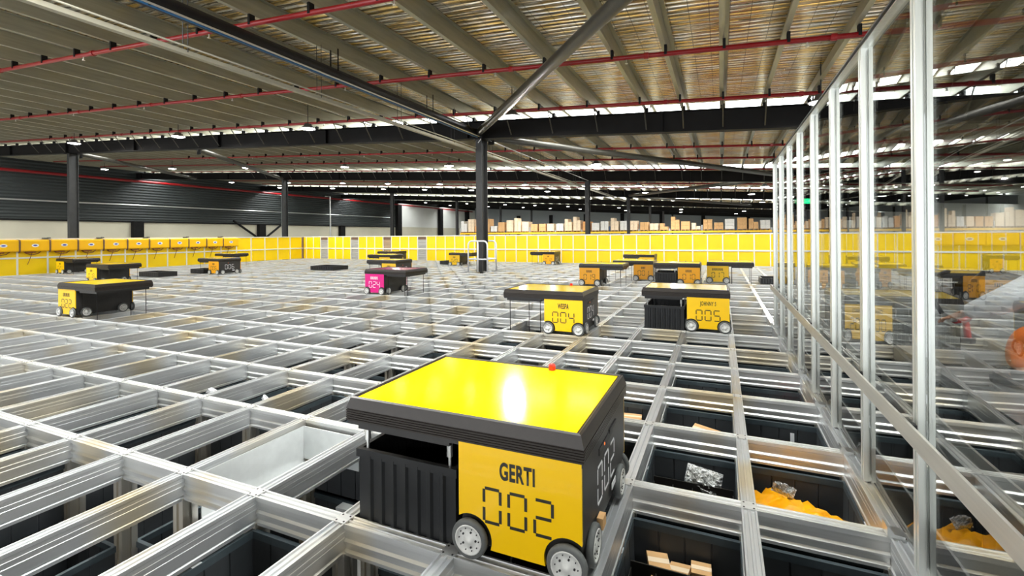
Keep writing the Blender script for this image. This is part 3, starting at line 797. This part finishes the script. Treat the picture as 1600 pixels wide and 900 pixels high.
def crumple(name, sx, sy, sz, m, seed, label, cat, loc, rot=(0,0,0), n=14, soft=False):
    rr = random.Random(seed); b = MB(); vs = []; fs = []
    H = [[rr.uniform(.15, 1) * math.sin(PI * (u + .5) / (n + 1)) ** .5 * math.sin(PI * (v + .5) / (n + 1)) ** .5 for v in range(n + 1)] for u in range(n + 1)]
    for layer in (0, 1):
        for u in range(n + 1):
            for v in range(n + 1):
                edge = u in (0, n) or v in (0, n)
                h = 0 if edge else (H[u][v] if layer == 0 else -.15 * H[v][u])
                vs.append(((u / n - .5) * sx + rr.uniform(-.3, .3) * sx / n * (not edge), (v / n - .5) * sy + rr.uniform(-.3, .3) * sy / n * (not edge), h * sz))
    N_ = (n + 1) ** 2
    for layer in (0, 1):
        for u in range(n):
            for v in range(n):
                a = layer * N_ + u * (n + 1) + v; fs.append((a, a + n + 1, a + n + 2, a + 1) if layer == 0 else (a, a + 1, a + n + 2, a + n + 1))
    b.smooth = soft; b.add(vs, fs); o = b.obj(name, MT[m], None, loc); o.rotation_euler = rot; tag(o, label, cat); return o
x, y = cc(7, 1, .29, .58); crumple('foil_bag', .18, .13, .05, 'bag', 3, 'crinkled clear bag of small parts in an open bin', 'bag', (x, y - .005, -.215), (.9, .1, -.15))
for k, (u, v, rz, zz) in enumerate(((.12, .40, .25, -.20), (.23, .36, -.15, -.19), (.34, .33, .1, -.21), (.20, .50, -.4, -.235))):
    x, y = cc(8, 1, u, v)
    crumple('orange_bag', .27, .16, .075, 'orange', 20 + k, ['orange bag at the left end of the orange heap', 'orange bag on top in the middle of the orange heap', 'orange bag at the right end of the orange heap', 'orange bag at the back of the orange heap'][k], 'bag', (x, y, zz), (.12, .1, rz), 7, True)
x, y = cc(8, 1, .17, .36); crumple('clear_wrapper', .10, .05, .05, 'bag', 31, 'thin clear wrapper lying on the orange bags', 'wrapper', (x, y + .1, -.13), (.6, 0, -.5))
x, y = 3.65, 1.89; carton(x, y, -.20, .17, .09, .02, -.25, 'brown card flap with a white sticker in an open bin', (.2, .1), flaps=True)
b = MB().box(-.02, .03, -.01, .012, .0205, .0215).obj('white_sticker', MT['white'], None, (x, y, -.20)); tag(b, 'small white sticker on the brown card flap', 'sticker')
b.rotation_euler = (.2, .1, -.25)
x, y = 3.15, 1.98; carton(x, y, -.24, .16, .10, .05, .1, 'brown box visible just behind robot 002', (0, 0))
x, y = 4.20, 3.78; carton(x, y, -.24, .12, .08, .08, .05, 'small brown box in a bin near the partition', (0, 0))
x, y = 4.235, 2.69
b = MB(); b.smooth = True; b.lathe([(0, 0), (.05, .0), (.062, .02), (.055, .045), (.03, .058), (0, .06)], (0, 0, 0), 'z', 18)
o = b.obj('red_pouch', MT['red'], None, (x, y, -.235)); tag(o, 'shiny red round pouch in a bin near the partition', 'pouch')
x, y = -.24, .38; crumple('paper_sheet', .16, .20, .03, 'paper', 41, 'cream paper sheet lying in a left bin', 'paper', (x, y, -.20), (0, .1, .1), 6)
x, y = .18, -.10; crumple('paper_wrapper', .12, .08, .05, 'paper', 43, 'crumpled cream wrapper in the left foreground bin', 'wrapper', (x, y, -.25), (.2, 0, .6), 6)

for k_, (x, y, lab) in enumerate(((.06, 1.05, 'small white plastic scrap in the left middle of the grid'), (.60, 1.10, 'small white plastic scrap left of the big robot'))):
    crumple('plastic_scrap', .07, .04, .04, 'white', 60 + k_, lab, 'scrap', (x, y, -.125), (.3, .1, .6 - k_), 4)
# white sheet-metal tray set between the rails, and the open cell beside it
t = thing('sheet_metal_tray', 'white sheet metal tray fixed in a cell between rails', 'tray', (3 * CX, 0, 0))
b = MB(); b.box(.032, .038, .05, .66, -.24, -.03); b.box(.032, .14, .05, .66, -.246, -.240); b.box(.30, .445, .04, .67, -.16, -.154); b.box(.18, .30, .40, .66, -.20, -.194); b.obj('folded_sheet', MT['zinc'], t)
b = MB().box(.03, .45, .655, .660, -.22, -.03); b.obj('end_plate', MT['zinc'], t)
for yy_ in (.14, .38, .45):
    b = MB(); b.lathe([(.012, -.24), (.012, -.233), (0, -.233)], (.10, yy_, 0), 'z', 6); b.lathe([(.006, -.233), (.006, -.222), (0, -.222)], (.10, yy_, 0), 'z', 8); b.obj('bolt', MT['steel'], t)
pipe('grip_strap', [(3 * CX + .39, .60, -.04), (3 * CX + .405, .59, -.09), (3 * CX + .40, .58, -.15)], .010, MT['cable'], 'short black strap at the end of the white tray', 'strap')
t = thing('steel_channel', 'grey steel channel crossing the open cell under robot 002', 'channel', (4 * CX, .42, 0))
MB().prism([(0, -.34), (.05, -.34), (.05, -.33), (.01, -.33), (.01, -.29), (.05, -.29), (.05, -.28), (0, -.28)], 'x', .03, 1.0).obj('channel', MT['steel'], t)
o = MB(); o.box(-.0015, .0015, -.05, .05, -.13, .0)
o.cur = 1
for yy_, zz in ((-.03, -.03), (.03, -.03), (-.03, -.10), (.03, -.10), (0, -.065)): o.lathe([(.006, -.004), (.006, .004), (0, .005)], (0, yy_, zz), 'x', 6)
o = o.obj('fixing_plate', [MT['white'], MT['steel']], None, (4 * CX - .042, -.07, -.30)); tag(o, 'white bolted fixing plate below the rails at lower left', 'plate')

# shallow black covers resting on the far grid
for x, y, sx, sy, lab in ((4.80, 10.35, .55, .60, 'low black bin rim on the grid beside the glass partition end'), (-8.1, 10.5, .98, .66, 'low black bin rim in the far grid left of the magenta robot'),
                          (-10.95, 6.9, .90, .50, 'low black bin rim right of the robots behind the left robot'), (-10.85, 8.15, .60, .45, 'low black bin rim at the left foot of the robot marked 006'), (-5.6, 14.3, .90, .60, 'low black bin rim beside the robot behind the column')):
    t = thing('raised_bin', lab, 'bin', (x, y, 0))
    b = MB(); a, c = sx / 2, sy / 2
    b.loft([[(-a,-c,.0),(a,-c,.0),(a,c,.0),(-a,c,.0)], [(-a,-c,.13),(a,-c,.13),(a,c,.13),(-a,c,.13)], [(-a+.03,-c+.03,.13),(a-.03,-c+.03,.13),(a-.03,c-.03,.13),(-a+.03,c-.03,.13)], [(-a+.03,-c+.03,.02),(a-.03,-c+.03,.02),(a-.03,c-.03,.02),(-a+.03,c-.03,.02)]])
    b.obj('bin_walls', MT['tub'], t)
    b = MB()
    for k in range(9): b.box(-a + .05 + k * (sx - .1) / 9, -a + .05 + k * (sx - .1) / 9 + .015, -c - .006, -c, .02, .11)
    b.obj('rib', MT['bin'], t)

# ------------------------------------------------------------------ yellow perimeter fence
FY, FX = 16.32, -15.62
t = thing('perimeter_fence', 'yellow panelled fence along the back of the grid', 'fence', (0, FY, 0))
x = FX; k = 0
openings = ((-14.37, 0), (-12.43, 0), (-10.47, 1), (-8.55, 2))
i = -33
while i * CX - .03 < 12.4:
    x0 = i * CX - .03; x1 = x0 + CX
    MB().box(x0 - .018, x0 + .018, -.02, .02, 0.0, 1.09).obj('post', MT['fence_w'], t)
    hit = [o_ for o_ in openings if x0 <= o_[0] < x1]
    if hit:
        q = hit[0][1]
        b = MB()
        for s_ in range(14): b.box(x0 + .03, x1 - .03, .0, .03, .03 + s_ * .072, .03 + s_ * .072 + .058)
        b.obj('louvred_opening', MT['louvre' if q != 1 else 'louvre_b'], t)
        b = MB().box(x0 + .03, x1 - .03, -.012, .0, .93, 1.04); b.obj('dark_strip', MT['fence_b'], t)
    else:
        MB().box(x0 + .018, x1 - .018, -.008, .008, .0, 1.06).obj('panel', MT['fence_y'], t)
    i += 1
MB().box(FX, 12.4, -.025, .025, 1.06, 1.10).obj('top_rail', MT['fence_w'], t)
MB().box(FX, 12.4, -.034, -.008, .485, .535).obj('middle_rail', MT['fence_w'], t)
MB().box(FX - .05, FX + .05, -.06, .04, .0, 1.08).obj('corner_post', MT['fence_b'], t)
t = thing('perimeter_fence', 'yellow panelled fence along the left edge of the grid', 'fence', (FX, 0, 0))
j = -4; NP = 0
while j * CY < FY - .2:
    y0 = j * CY; y1 = min(y0 + CY, FY - .06)
    MB().box(-.02, .02, y0 - .022, y0 + .022, 0, 1.08).obj('post', MT['fence_w'], t)
    MB().box(-.008, .008, y0 + .02, y1 - .02, 0, 1.06).obj('panel', MT['fence_y'], t)
    j += 1
MB().box(-.025, .025, -2.8, FY, 1.06, 1.10).obj('top_rail', MT['fence_w'], t)
MB().box(.008, .034, -2.8, FY, .485, .535).obj('middle_rail', MT['fence_w'], t)
# covers of the picking ports on the left fence
pm = {}
prof_p = [(.01, .70), (.13, .70), (.155, .715), (.165, .74), (.165, 1.02), (.155, 1.045), (.12, 1.06), (.01, 1.06)]
for q in range(5, 18):
    y0 = q * CY + .015; y1 = y0 + CY - .03
    p = thing('port_cover', 'yellow cover with an oval sticker bolted along the left fence', 'port cover', (FX, y0, 0), 0, 'yellow port covers on the left fence')
    if not pm:
        pm['c'] = MB().prism(prof_p, 'y', 0, CY - .03).mesh('cover', MT['port_y'])
        b = MB(); b.prism([(.34 + .085 * math.cos(2*PI*k/20), .885 + .05 * math.sin(2*PI*k/20)) for k in range(20)], 'x', .1655, .167); pm['s'] = b.mesh('sticker', MT['white'])
        b = MB(); b.prism([(.34 + .05 * math.cos(2*PI*k/16), .885 + .022 * math.sin(2*PI*k/16)) for k in range(16)], 'x', .167, .168); pm['b'] = b.mesh('blue_mark', mat('blue_mark', (.03, .04, .40), .5))
        b = MB(); b.path([(.09, .10, .70), (.10, .16, .64), (.10, .28, .60), (.10, .42, .63), (.09, .50, .70)], .012, 6); b.path([(.09, .30, .68), (.06, .26, .50), (.05, .20, .30)], .008, 6)
        b.box(.04, .14, .14, .36, .66, .70); pm['k'] = b.mesh('cable_loop', mat('brown_cable', (.20, .06, .01), .5))
        b = MB(); b.prism([(.0, 1.07), (.17, 1.05), (.185, 1.0), (.18, .74), (.14, .66), (.12, .66), (.16, .74), (.165, 1.0), (.15, 1.03), (.0, 1.055)], 'y', -.035, .005); pm['st'] = b.mesh('strap', MT['fence_b'])
        b = MB(); b.box(.02, .10, -.16, -.02, 1.08, 1.12); b.box(.05, .12, -.05, .02, 1.09, 1.13); pm['kn'] = b.mesh('latch', MT['rubber'])
    link('cover', pm['c'], p); s_ = link('sticker', pm['s'], p); link('blue_mark', pm['b'], s_); link('cable_loop', pm['k'], p)
    link('strap', pm['st'], p)
    if q % 2: link('latch', pm['kn'], p)

for q in range(13, 18):
    p = thing('port_cover', 'yellow cover on the back fence seen through the glass partition', 'port cover', (q * CY + .02, FY - .0, 0), -PI / 2, 'yellow port covers beyond the glass')
    link('cover', pm['c'], p); s_ = link('sticker', pm['s'], p); link('blue_mark', pm['b'], s_)
# white tube guard round the column in the grid
t = thing('column_guard', 'white tubular guard frame around the middle column', 'guard rail', (-2.87, 11.38, 0))
for yv in (-.30, .30):
    b = MB(); b.smooth = True
    pts = [(-.32, yv, 0), (-.32, yv, .80)] + [(-.32 + .12 * (1 - math.cos(a)), yv, .80 + .12 * math.sin(a)) for a in (PI/8, PI/4, 3*PI/8, PI/2)]
    pts += [(.32 - .12 * (1 - math.cos(a)), yv, .80 + .12 * math.sin(a)) for a in (PI/2, 3*PI/8, PI/4, PI/8)] + [(.32, yv, .80), (.32, yv, 0)]
    b.path(pts, .024, 10); b.obj('hoop', MT['white'], t)
b = MB(); b.smooth = True
b.path([(-.32, -.30, .38), (.32, -.30, .38), (.32, .30, .38), (-.32, .30, .38), (-.32, -.30, .38)], .022, 8); b.obj('middle_bar', MT['white'], t)
b = MB(); b.smooth = True; b.tube((0, -.30, 0), (0, -.30, .92), .024, 10); b.obj('centre_post', MT['white'], t)

# ------------------------------------------------------------------ pallet racks behind the fence
RYK = 45.0
t = thing('pallet_rack', 'long pallet rack with amber beams beyond the back fence', 'pallet rack', (0, RYK, 0))
nb = 0; x = -23.0; ups = []
while x < 8: ups.append(x); x += 2.8
for x in ups:
    b = MB()
    for yv in (0, 1.0): b.box(x - .05, x + .05, yv - .04, yv + .04, ZF, 1.9 if nb % 3 == 0 else 1.6)
    b.tube((x, 0, -2), (x, 1, -1), .02, 6); b.obj('upright_frame', MT['rack_b' if nb % 4 == 2 else 'rack_g'], t); nb += 1
for z in (1.30, -.40):
    MB().box(ups[0], ups[-1], -.07, -.03, z - .10, z + .07).obj('beam', MT['rack_y'], t); MB().box(ups[0], ups[-1], .97, 1.03, z - .07, z + .07).obj('beam', MT['rack_y'], t)
rc = random.Random(5)
for k in range(len(ups) - 1):
    for m_ in range(3):
        xc = ups[k] + .5 + m_ * .9; z = 1.375
        p = thing('wooden_pallet', 'wooden pallet resting on the amber rack beams', 'pallet', (xc, RYK + .5, z), 0, 'wooden pallets on the rack')
        b = MB()
        for s_ in range(5): b.box(-.4, .4, -.6 + s_ * .27, -.48 + s_ * .27, .10, .125)
        b.obj('deck', MT['pallet'], p)
        b = MB()
        for s_ in (-.35, 0, .35): b.box(s_ - .05, s_ + .05, -.6, .6, 0, .10)
        b.obj('bearer', MT['pallet'], p)
        zz = z + .125; hgt = rc.choice((.6, .75, .9, 1.0, 1.2, 1.4)); mk = rc.choice(('carton', 'carton_pale', 'carton_white', 'carton_orange', 'carton', 'carton_pale'))
        rows = max(1, round(hgt / .34)); hh = hgt / rows; wide = rc.choice((1, 2, 2))
        for r_ in range(rows):
            for s_ in range(wide):
                ww = .76 / wide
                if r_ == rows - 1 and wide == 2 and s_ == 1 and rc.random() < .4: continue
                o = MB().box(-ww/2 + .01, ww/2 - .01, -.55, .55, 0, hh - .01).obj('carton', MT[mk], None, (xc - .38 + ww * (s_ + .5), RYK + .5, zz + r_ * hh))
                tag(o, 'carton stacked on a pallet of the rack beyond the back fence', 'carton', 'cartons on the pallet rack')
    # low yellow lines of cartons under the beam
for k in range(3 * (len(ups) - 1)):
    x = ups[k // 3] + .5 + (k % 3) * .9
    o = MB().box(-.38, .38, -.45, .45, 0, 1.3 + .1 * (k % 3)).obj('carton', MT[('carton_orange', 'carton_pale', 'carton_white')[(k * 7 + k // 3) % 3]], None, (x, RYK + .5, -.33))
    tag(o, 'carton under the top beam of the rack', 'carton', 'cartons under the rack beam')

# ------------------------------------------------------------------ glass partition
PX = 4.335; PY = [.50 + .632 * k for k in range(-3, 8)]; PT = 1.90
t = thing('glass_partition', 'tall glazed partition with aluminium posts along the right of the grid', 'partition', (PX, 0, 0))
pq = .022
pp = [(-pq, -pq), (-.006, -pq), (-.006, -pq + .008), (.006, -pq + .008), (.006, -pq), (pq, -pq), (pq, -.006), (pq - .008, -.006), (pq - .008, .006), (pq, .006), (pq, pq), (.006, pq), (.006, pq - .008), (-.006, pq - .008), (-.006, pq), (-pq, pq), (-pq, .006), (-pq + .008, .006), (-pq + .008, -.006), (-pq, -.006)]
pm_ = MB().prism(pp, 'z', .0, PT).mesh('post', MT['alu_post'])
for y in PY: link('post', pm_, t, (0, y, 0))
for a, c in zip(PY[:-1], PY[1:]):
    b = MB(); b.smooth = True; n_ = 12; y0_, y1_ = a + .016, c - .016     # the sheets bow slightly towards the grid
    arc = [(-.0035 * (1 - (2 * k / n_ - 1) ** 2), y0_ + (y1_ - y0_) * k / n_) for k in range(n_ + 1)]
    vs_ = [(x_, y_, z_) for z_ in (.03, PT - .01) for x_, y_ in arc]
    vs_ += [(x_ + .004, y_, z_) for z_ in (.03, PT - .01) for x_, y_ in arc]
    m_ = n_ + 1; fs_ = []
    for k in range(n_):
        fs_ += [(k, k + 1, m_ + k + 1, m_ + k), (2 * m_ + k, 3 * m_ + k, 3 * m_ + k + 1, 2 * m_ + k + 1)]
    b.add(vs_, fs_); b.smooth = False
    b.add(vs_, [(0, m_, 3 * m_, 2 * m_), (n_, 2 * m_ + n_, 3 * m_ + n_, m_ + n_)])
    b.obj('glass_pane', MT['glass'], t)
MB().box(-.024, .024, PY[0], PY[-1] + .022, PT - .0, PT + .028).obj('top_rail', MT['alu_post'], t)
MB().box(-.034, -.024, PY[0], PY[-1] + .022, PT + .006, PT + .014).obj('rail_lip', MT['cable'], t)
MB().box(-.056, -.048, PY[0], PY[-1] + .03, .43, .49).obj('guard_bar', MT['bar'], t)
b = MB()
for y in PY: b.box(-.05, -.02, y - .015, y + .015, .445, .475)
b.obj('bar_bracket', MT['cable'], t)
MB().box(.02, .028, PY[0], PY[-1], .0, .15).obj('kick_board', MT['kick'], t)
for jj in range(-1, 8):
    y = jj * CY
    MB().prism([(0, 0), (.0, .012), (-.03, .014), (-.045, .035), (-.052, .035), (-.052, .0)], 'y', y - .03, y + .03).obj('foot_clamp', MT['steel'], t, (.0, 0, .001))

# ------------------------------------------------------------------ service area beyond the glass
o = MB().box(5.25, 7.0, 1.8, 4.2, .002, .03).obj('service_board', MT['kick']); tag(o, 'grey board laid on the grid beyond the glass', 'board')
pipe('power_cable', [(6.40, 6.55, .02), (6.33, 6.6, .18), (6.36, 6.7, .38), (6.45, 6.85, .50), (6.62, 7.0, .55)], .028, MT['cable'], 'black cable arching left of the robot beyond the glass', 'cable')
pipe('power_cable', [(6.80, 6.75, .02), (6.76, 6.8, .22), (6.83, 6.9, .42), (7.0, 7.05, .53), (7.3, 7.3, .52), (7.6, 7.5, .44)], .03, MT['cable'], 'thick black cable arching onto the robot beyond the glass', 'cable')
t = thing('hand_drill', 'red and grey hand tool held over the board beyond glass', 'tool', (5.40, 3.22, .375), .8)
b = MB(); b.smooth = True; b.tube((-.08, 0, .06), (.08, 0, .06), .03, 12); b.obj('motor_housing', MT['red'], t)
b = MB(); b.tube((.06, 0, .05), (.09, 0, -.09), .02, 10, .022); b.obj('grip', MT['red'], t)
b = MB(); b.tube((-.08, 0, .06), (-.13, 0, .06), .018, 10, .012); b.tube((-.13, 0, .06), (-.19, 0, .06), .004, 6); b.obj('chuck', MT['steel'], t)
b = MB(); b.box(.05, .13, -.03, .03, -.13, -.09); b.obj('battery', MT['cable'], t)

def skin(name, verts, edges, radii, m, parent, root=0, sub=2):
    me = bpy.data.meshes.new(name); me.from_pydata(verts, edges, [])
    o = bpy.data.objects.new(name, me); COL.objects.link(o)
    sm = o.modifiers.new('skin', 'SKIN'); sm.use_smooth_shade = True
    for k, v in enumerate(me.skin_vertices[0].data):
        v.radius = (radii[k], radii[k]) if not isinstance(radii[k], tuple) else radii[k]; v.use_root = (k == root)
    ss = o.modifiers.new('sub', 'SUBSURF'); ss.levels = sub; ss.render_levels = sub
    dg = bpy.context.evaluated_depsgraph_get(); dg.update()
    me2 = bpy.data.meshes.new_from_object(o.evaluated_get(dg)); bpy.data.objects.remove(o)
    me2.materials.clear(); me2.materials.append(m)
    for p in me2.polygons: p.use_smooth = True
    return link(name, me2, parent)
# kneeling, leaning forward and reaching down with both hands; local x is forward
per = thing('person', 'person in a white long sleeved shirt and orange trousers kneeling beyond the glass', 'person', (6.08, 2.64, .03), math.atan2(.65, -.75))
V = [(0,0,.38), (.10,0,.52), (.24,0,.66), (.36,0,.76), (.40,0,.82)]; E_ = [(0,1),(1,2),(2,3),(3,4)]; R_ = [.13, .12, .13, .09, .05]
def chain(pts, rs, root):
    pr = root
    for p, r in zip(pts, rs):
        V.append(p); R_.append(r); E_.append((pr, len(V) - 1)); pr = len(V) - 1
    return pr
V.append((.42, 0, .90)); R_.append(.085); E_.append((4, 5))
for s in (-1, 1):
    a = chain([(.36, s*.17, .75), (.58, s*.20, .60), (.70, s*.16, .53), (.84, s*.10, .46)], [.05, .04, .034, .022], 3)
    h = chain([(.88, s*.095, .435), (.915, s*.09, .42)], [.026, .026], a)
    for q, (dy, ln) in enumerate(((-.030, .070), (-.010, .080), (.010, .076), (.030, .062))):
        bx_, by_, bz_ = V[h]
        chain([(bx_ + .02, by_ + dy, bz_ - .004), (bx_ + .02 + ln * .5, by_ + dy * 1.1, bz_ - .020), (bx_ + .02 + ln * .8, by_ + dy, bz_ - .052)], [.0095, .0085, .007], h)
    bx_, by_, bz_ = V[a]
    chain([(bx_ + .03, by_ - s * .035, bz_ - .01), (bx_ + .055, by_ - s * .05, bz_ - .03), (bx_ + .08, by_ - s * .045, bz_ - .045)], [.011, .010, .008], a)
    if s < 0: chain([(.06, s*.10, .34), (.30, s*.14, .10), (.12, s*.13, .075), (-.10, s*.12, .065), (-.17, s*.12, .05)], [.085, .058, .055, .04, .035], 0)
    else: chain([(.08, s*.10, .38), (.30, s*.13, .42), (.52, s*.14, .36), (.54, s*.14, .22), (.53, s*.14, .08), (.62, s*.14, .045)], [.085, .07, .058, .052, .04, .035], 0)
skin('body', V, E_, R_, MT['skin'], per)
V = [(.02,0,.42), (.10,0,.53), (.24,0,.67), (.36,0,.765)]; E_ = [(0,1),(1,2),(2,3)]; R_ = [.145, .14, .15, .11]
for s in (-1, 1): chain([(.36, s*.17, .76), (.47, s*.19, .68), (.58, s*.20, .60), (.70, s*.16, .53), (.82, s*.108, .472)], [.105, .098, .090, .078, .056], 3)
skin('shirt', V, E_, R_, MT['shirt'], per)
V = [(0,0,.40), (.03, 0, .45)]; E_ = [(0,1)]; R_ = [.15, .145]
for s in (-1, 1): chain([(.06, s*.10, .34), (.18, s*.13, .22), (.30, s*.14, .10), (.12, s*.13, .09), (-.06, s*.12, .085)] if s < 0 else [(.08, s*.10, .38), (.30, s*.13, .42), (.52, s*.14, .36), (.55, s*.14, .24), (.54, s*.14, .12)], [.10, .085, .075, .07, .055] if s < 0 else [.105, .09, .078, .07, .06], 0)
skin('trousers', V, E_, R_, MT['trouser'], per)
for s in (-1, 1):
    b = MB(); b.smooth = True; b.path([(-.05, s*.12, .07), (-.12, s*.12, .07), (-.19, s*.12, .05), (-.23, s*.12, .03)] if s < 0 else [(.535, s*.14, .13), (.54, s*.14, .06), (.60, s*.14, .05), (.68, s*.14, .035)], [.05, .05, .045, .028], 10); b.obj('boot', MT['cable'], per)
hc = Vector((.425, 0, .915))
b = MB(); b.smooth = True; b.lathe([(.0, .105), (.05, .095), (.085, .06), (.096, .015), (.092, -.03), (.075, -.05)], hc + Vector((-.02, 0, .01)), 'z', 20); b.obj('hair', MT['hair'], per)
b = MB(); b.smooth = True
b.lathe([(.0, .10), (.05, .088), (.08, .05), (.086, .0), (.078, -.05), (.055, -.095), (.03, -.115), (0, -.12)], hc, 'z', 20)
b.path([hc + Vector((.075, 0, .01)), hc + Vector((.10, 0, -.02)), hc + Vector((.078, 0, -.03))], [.008, .013, .01], 8)
for s in (-1, 1): b.lathe([(.0, -.008), (.018, -.006), (.02, .004), (0, .008)], hc + Vector((0, s * .086, -.01)), 'y', 10)
b.obj('face', MT['skin'], per)
for s in (-1, 1):
    b = MB(); b.lathe([(.0, -.008), (.009, -.004), (.009, .004), (0, .008)], hc + Vector((.078, s * .032, .005)), 'x', 10); b.obj('eye', MT['white'], per)
b = MB(); b.box(hc.x + .060, hc.x + .074, -.024, .024, hc.z - .066, hc.z - .058); b.obj('mouth', mat('lips', (.4, .12, .1), .5), per)
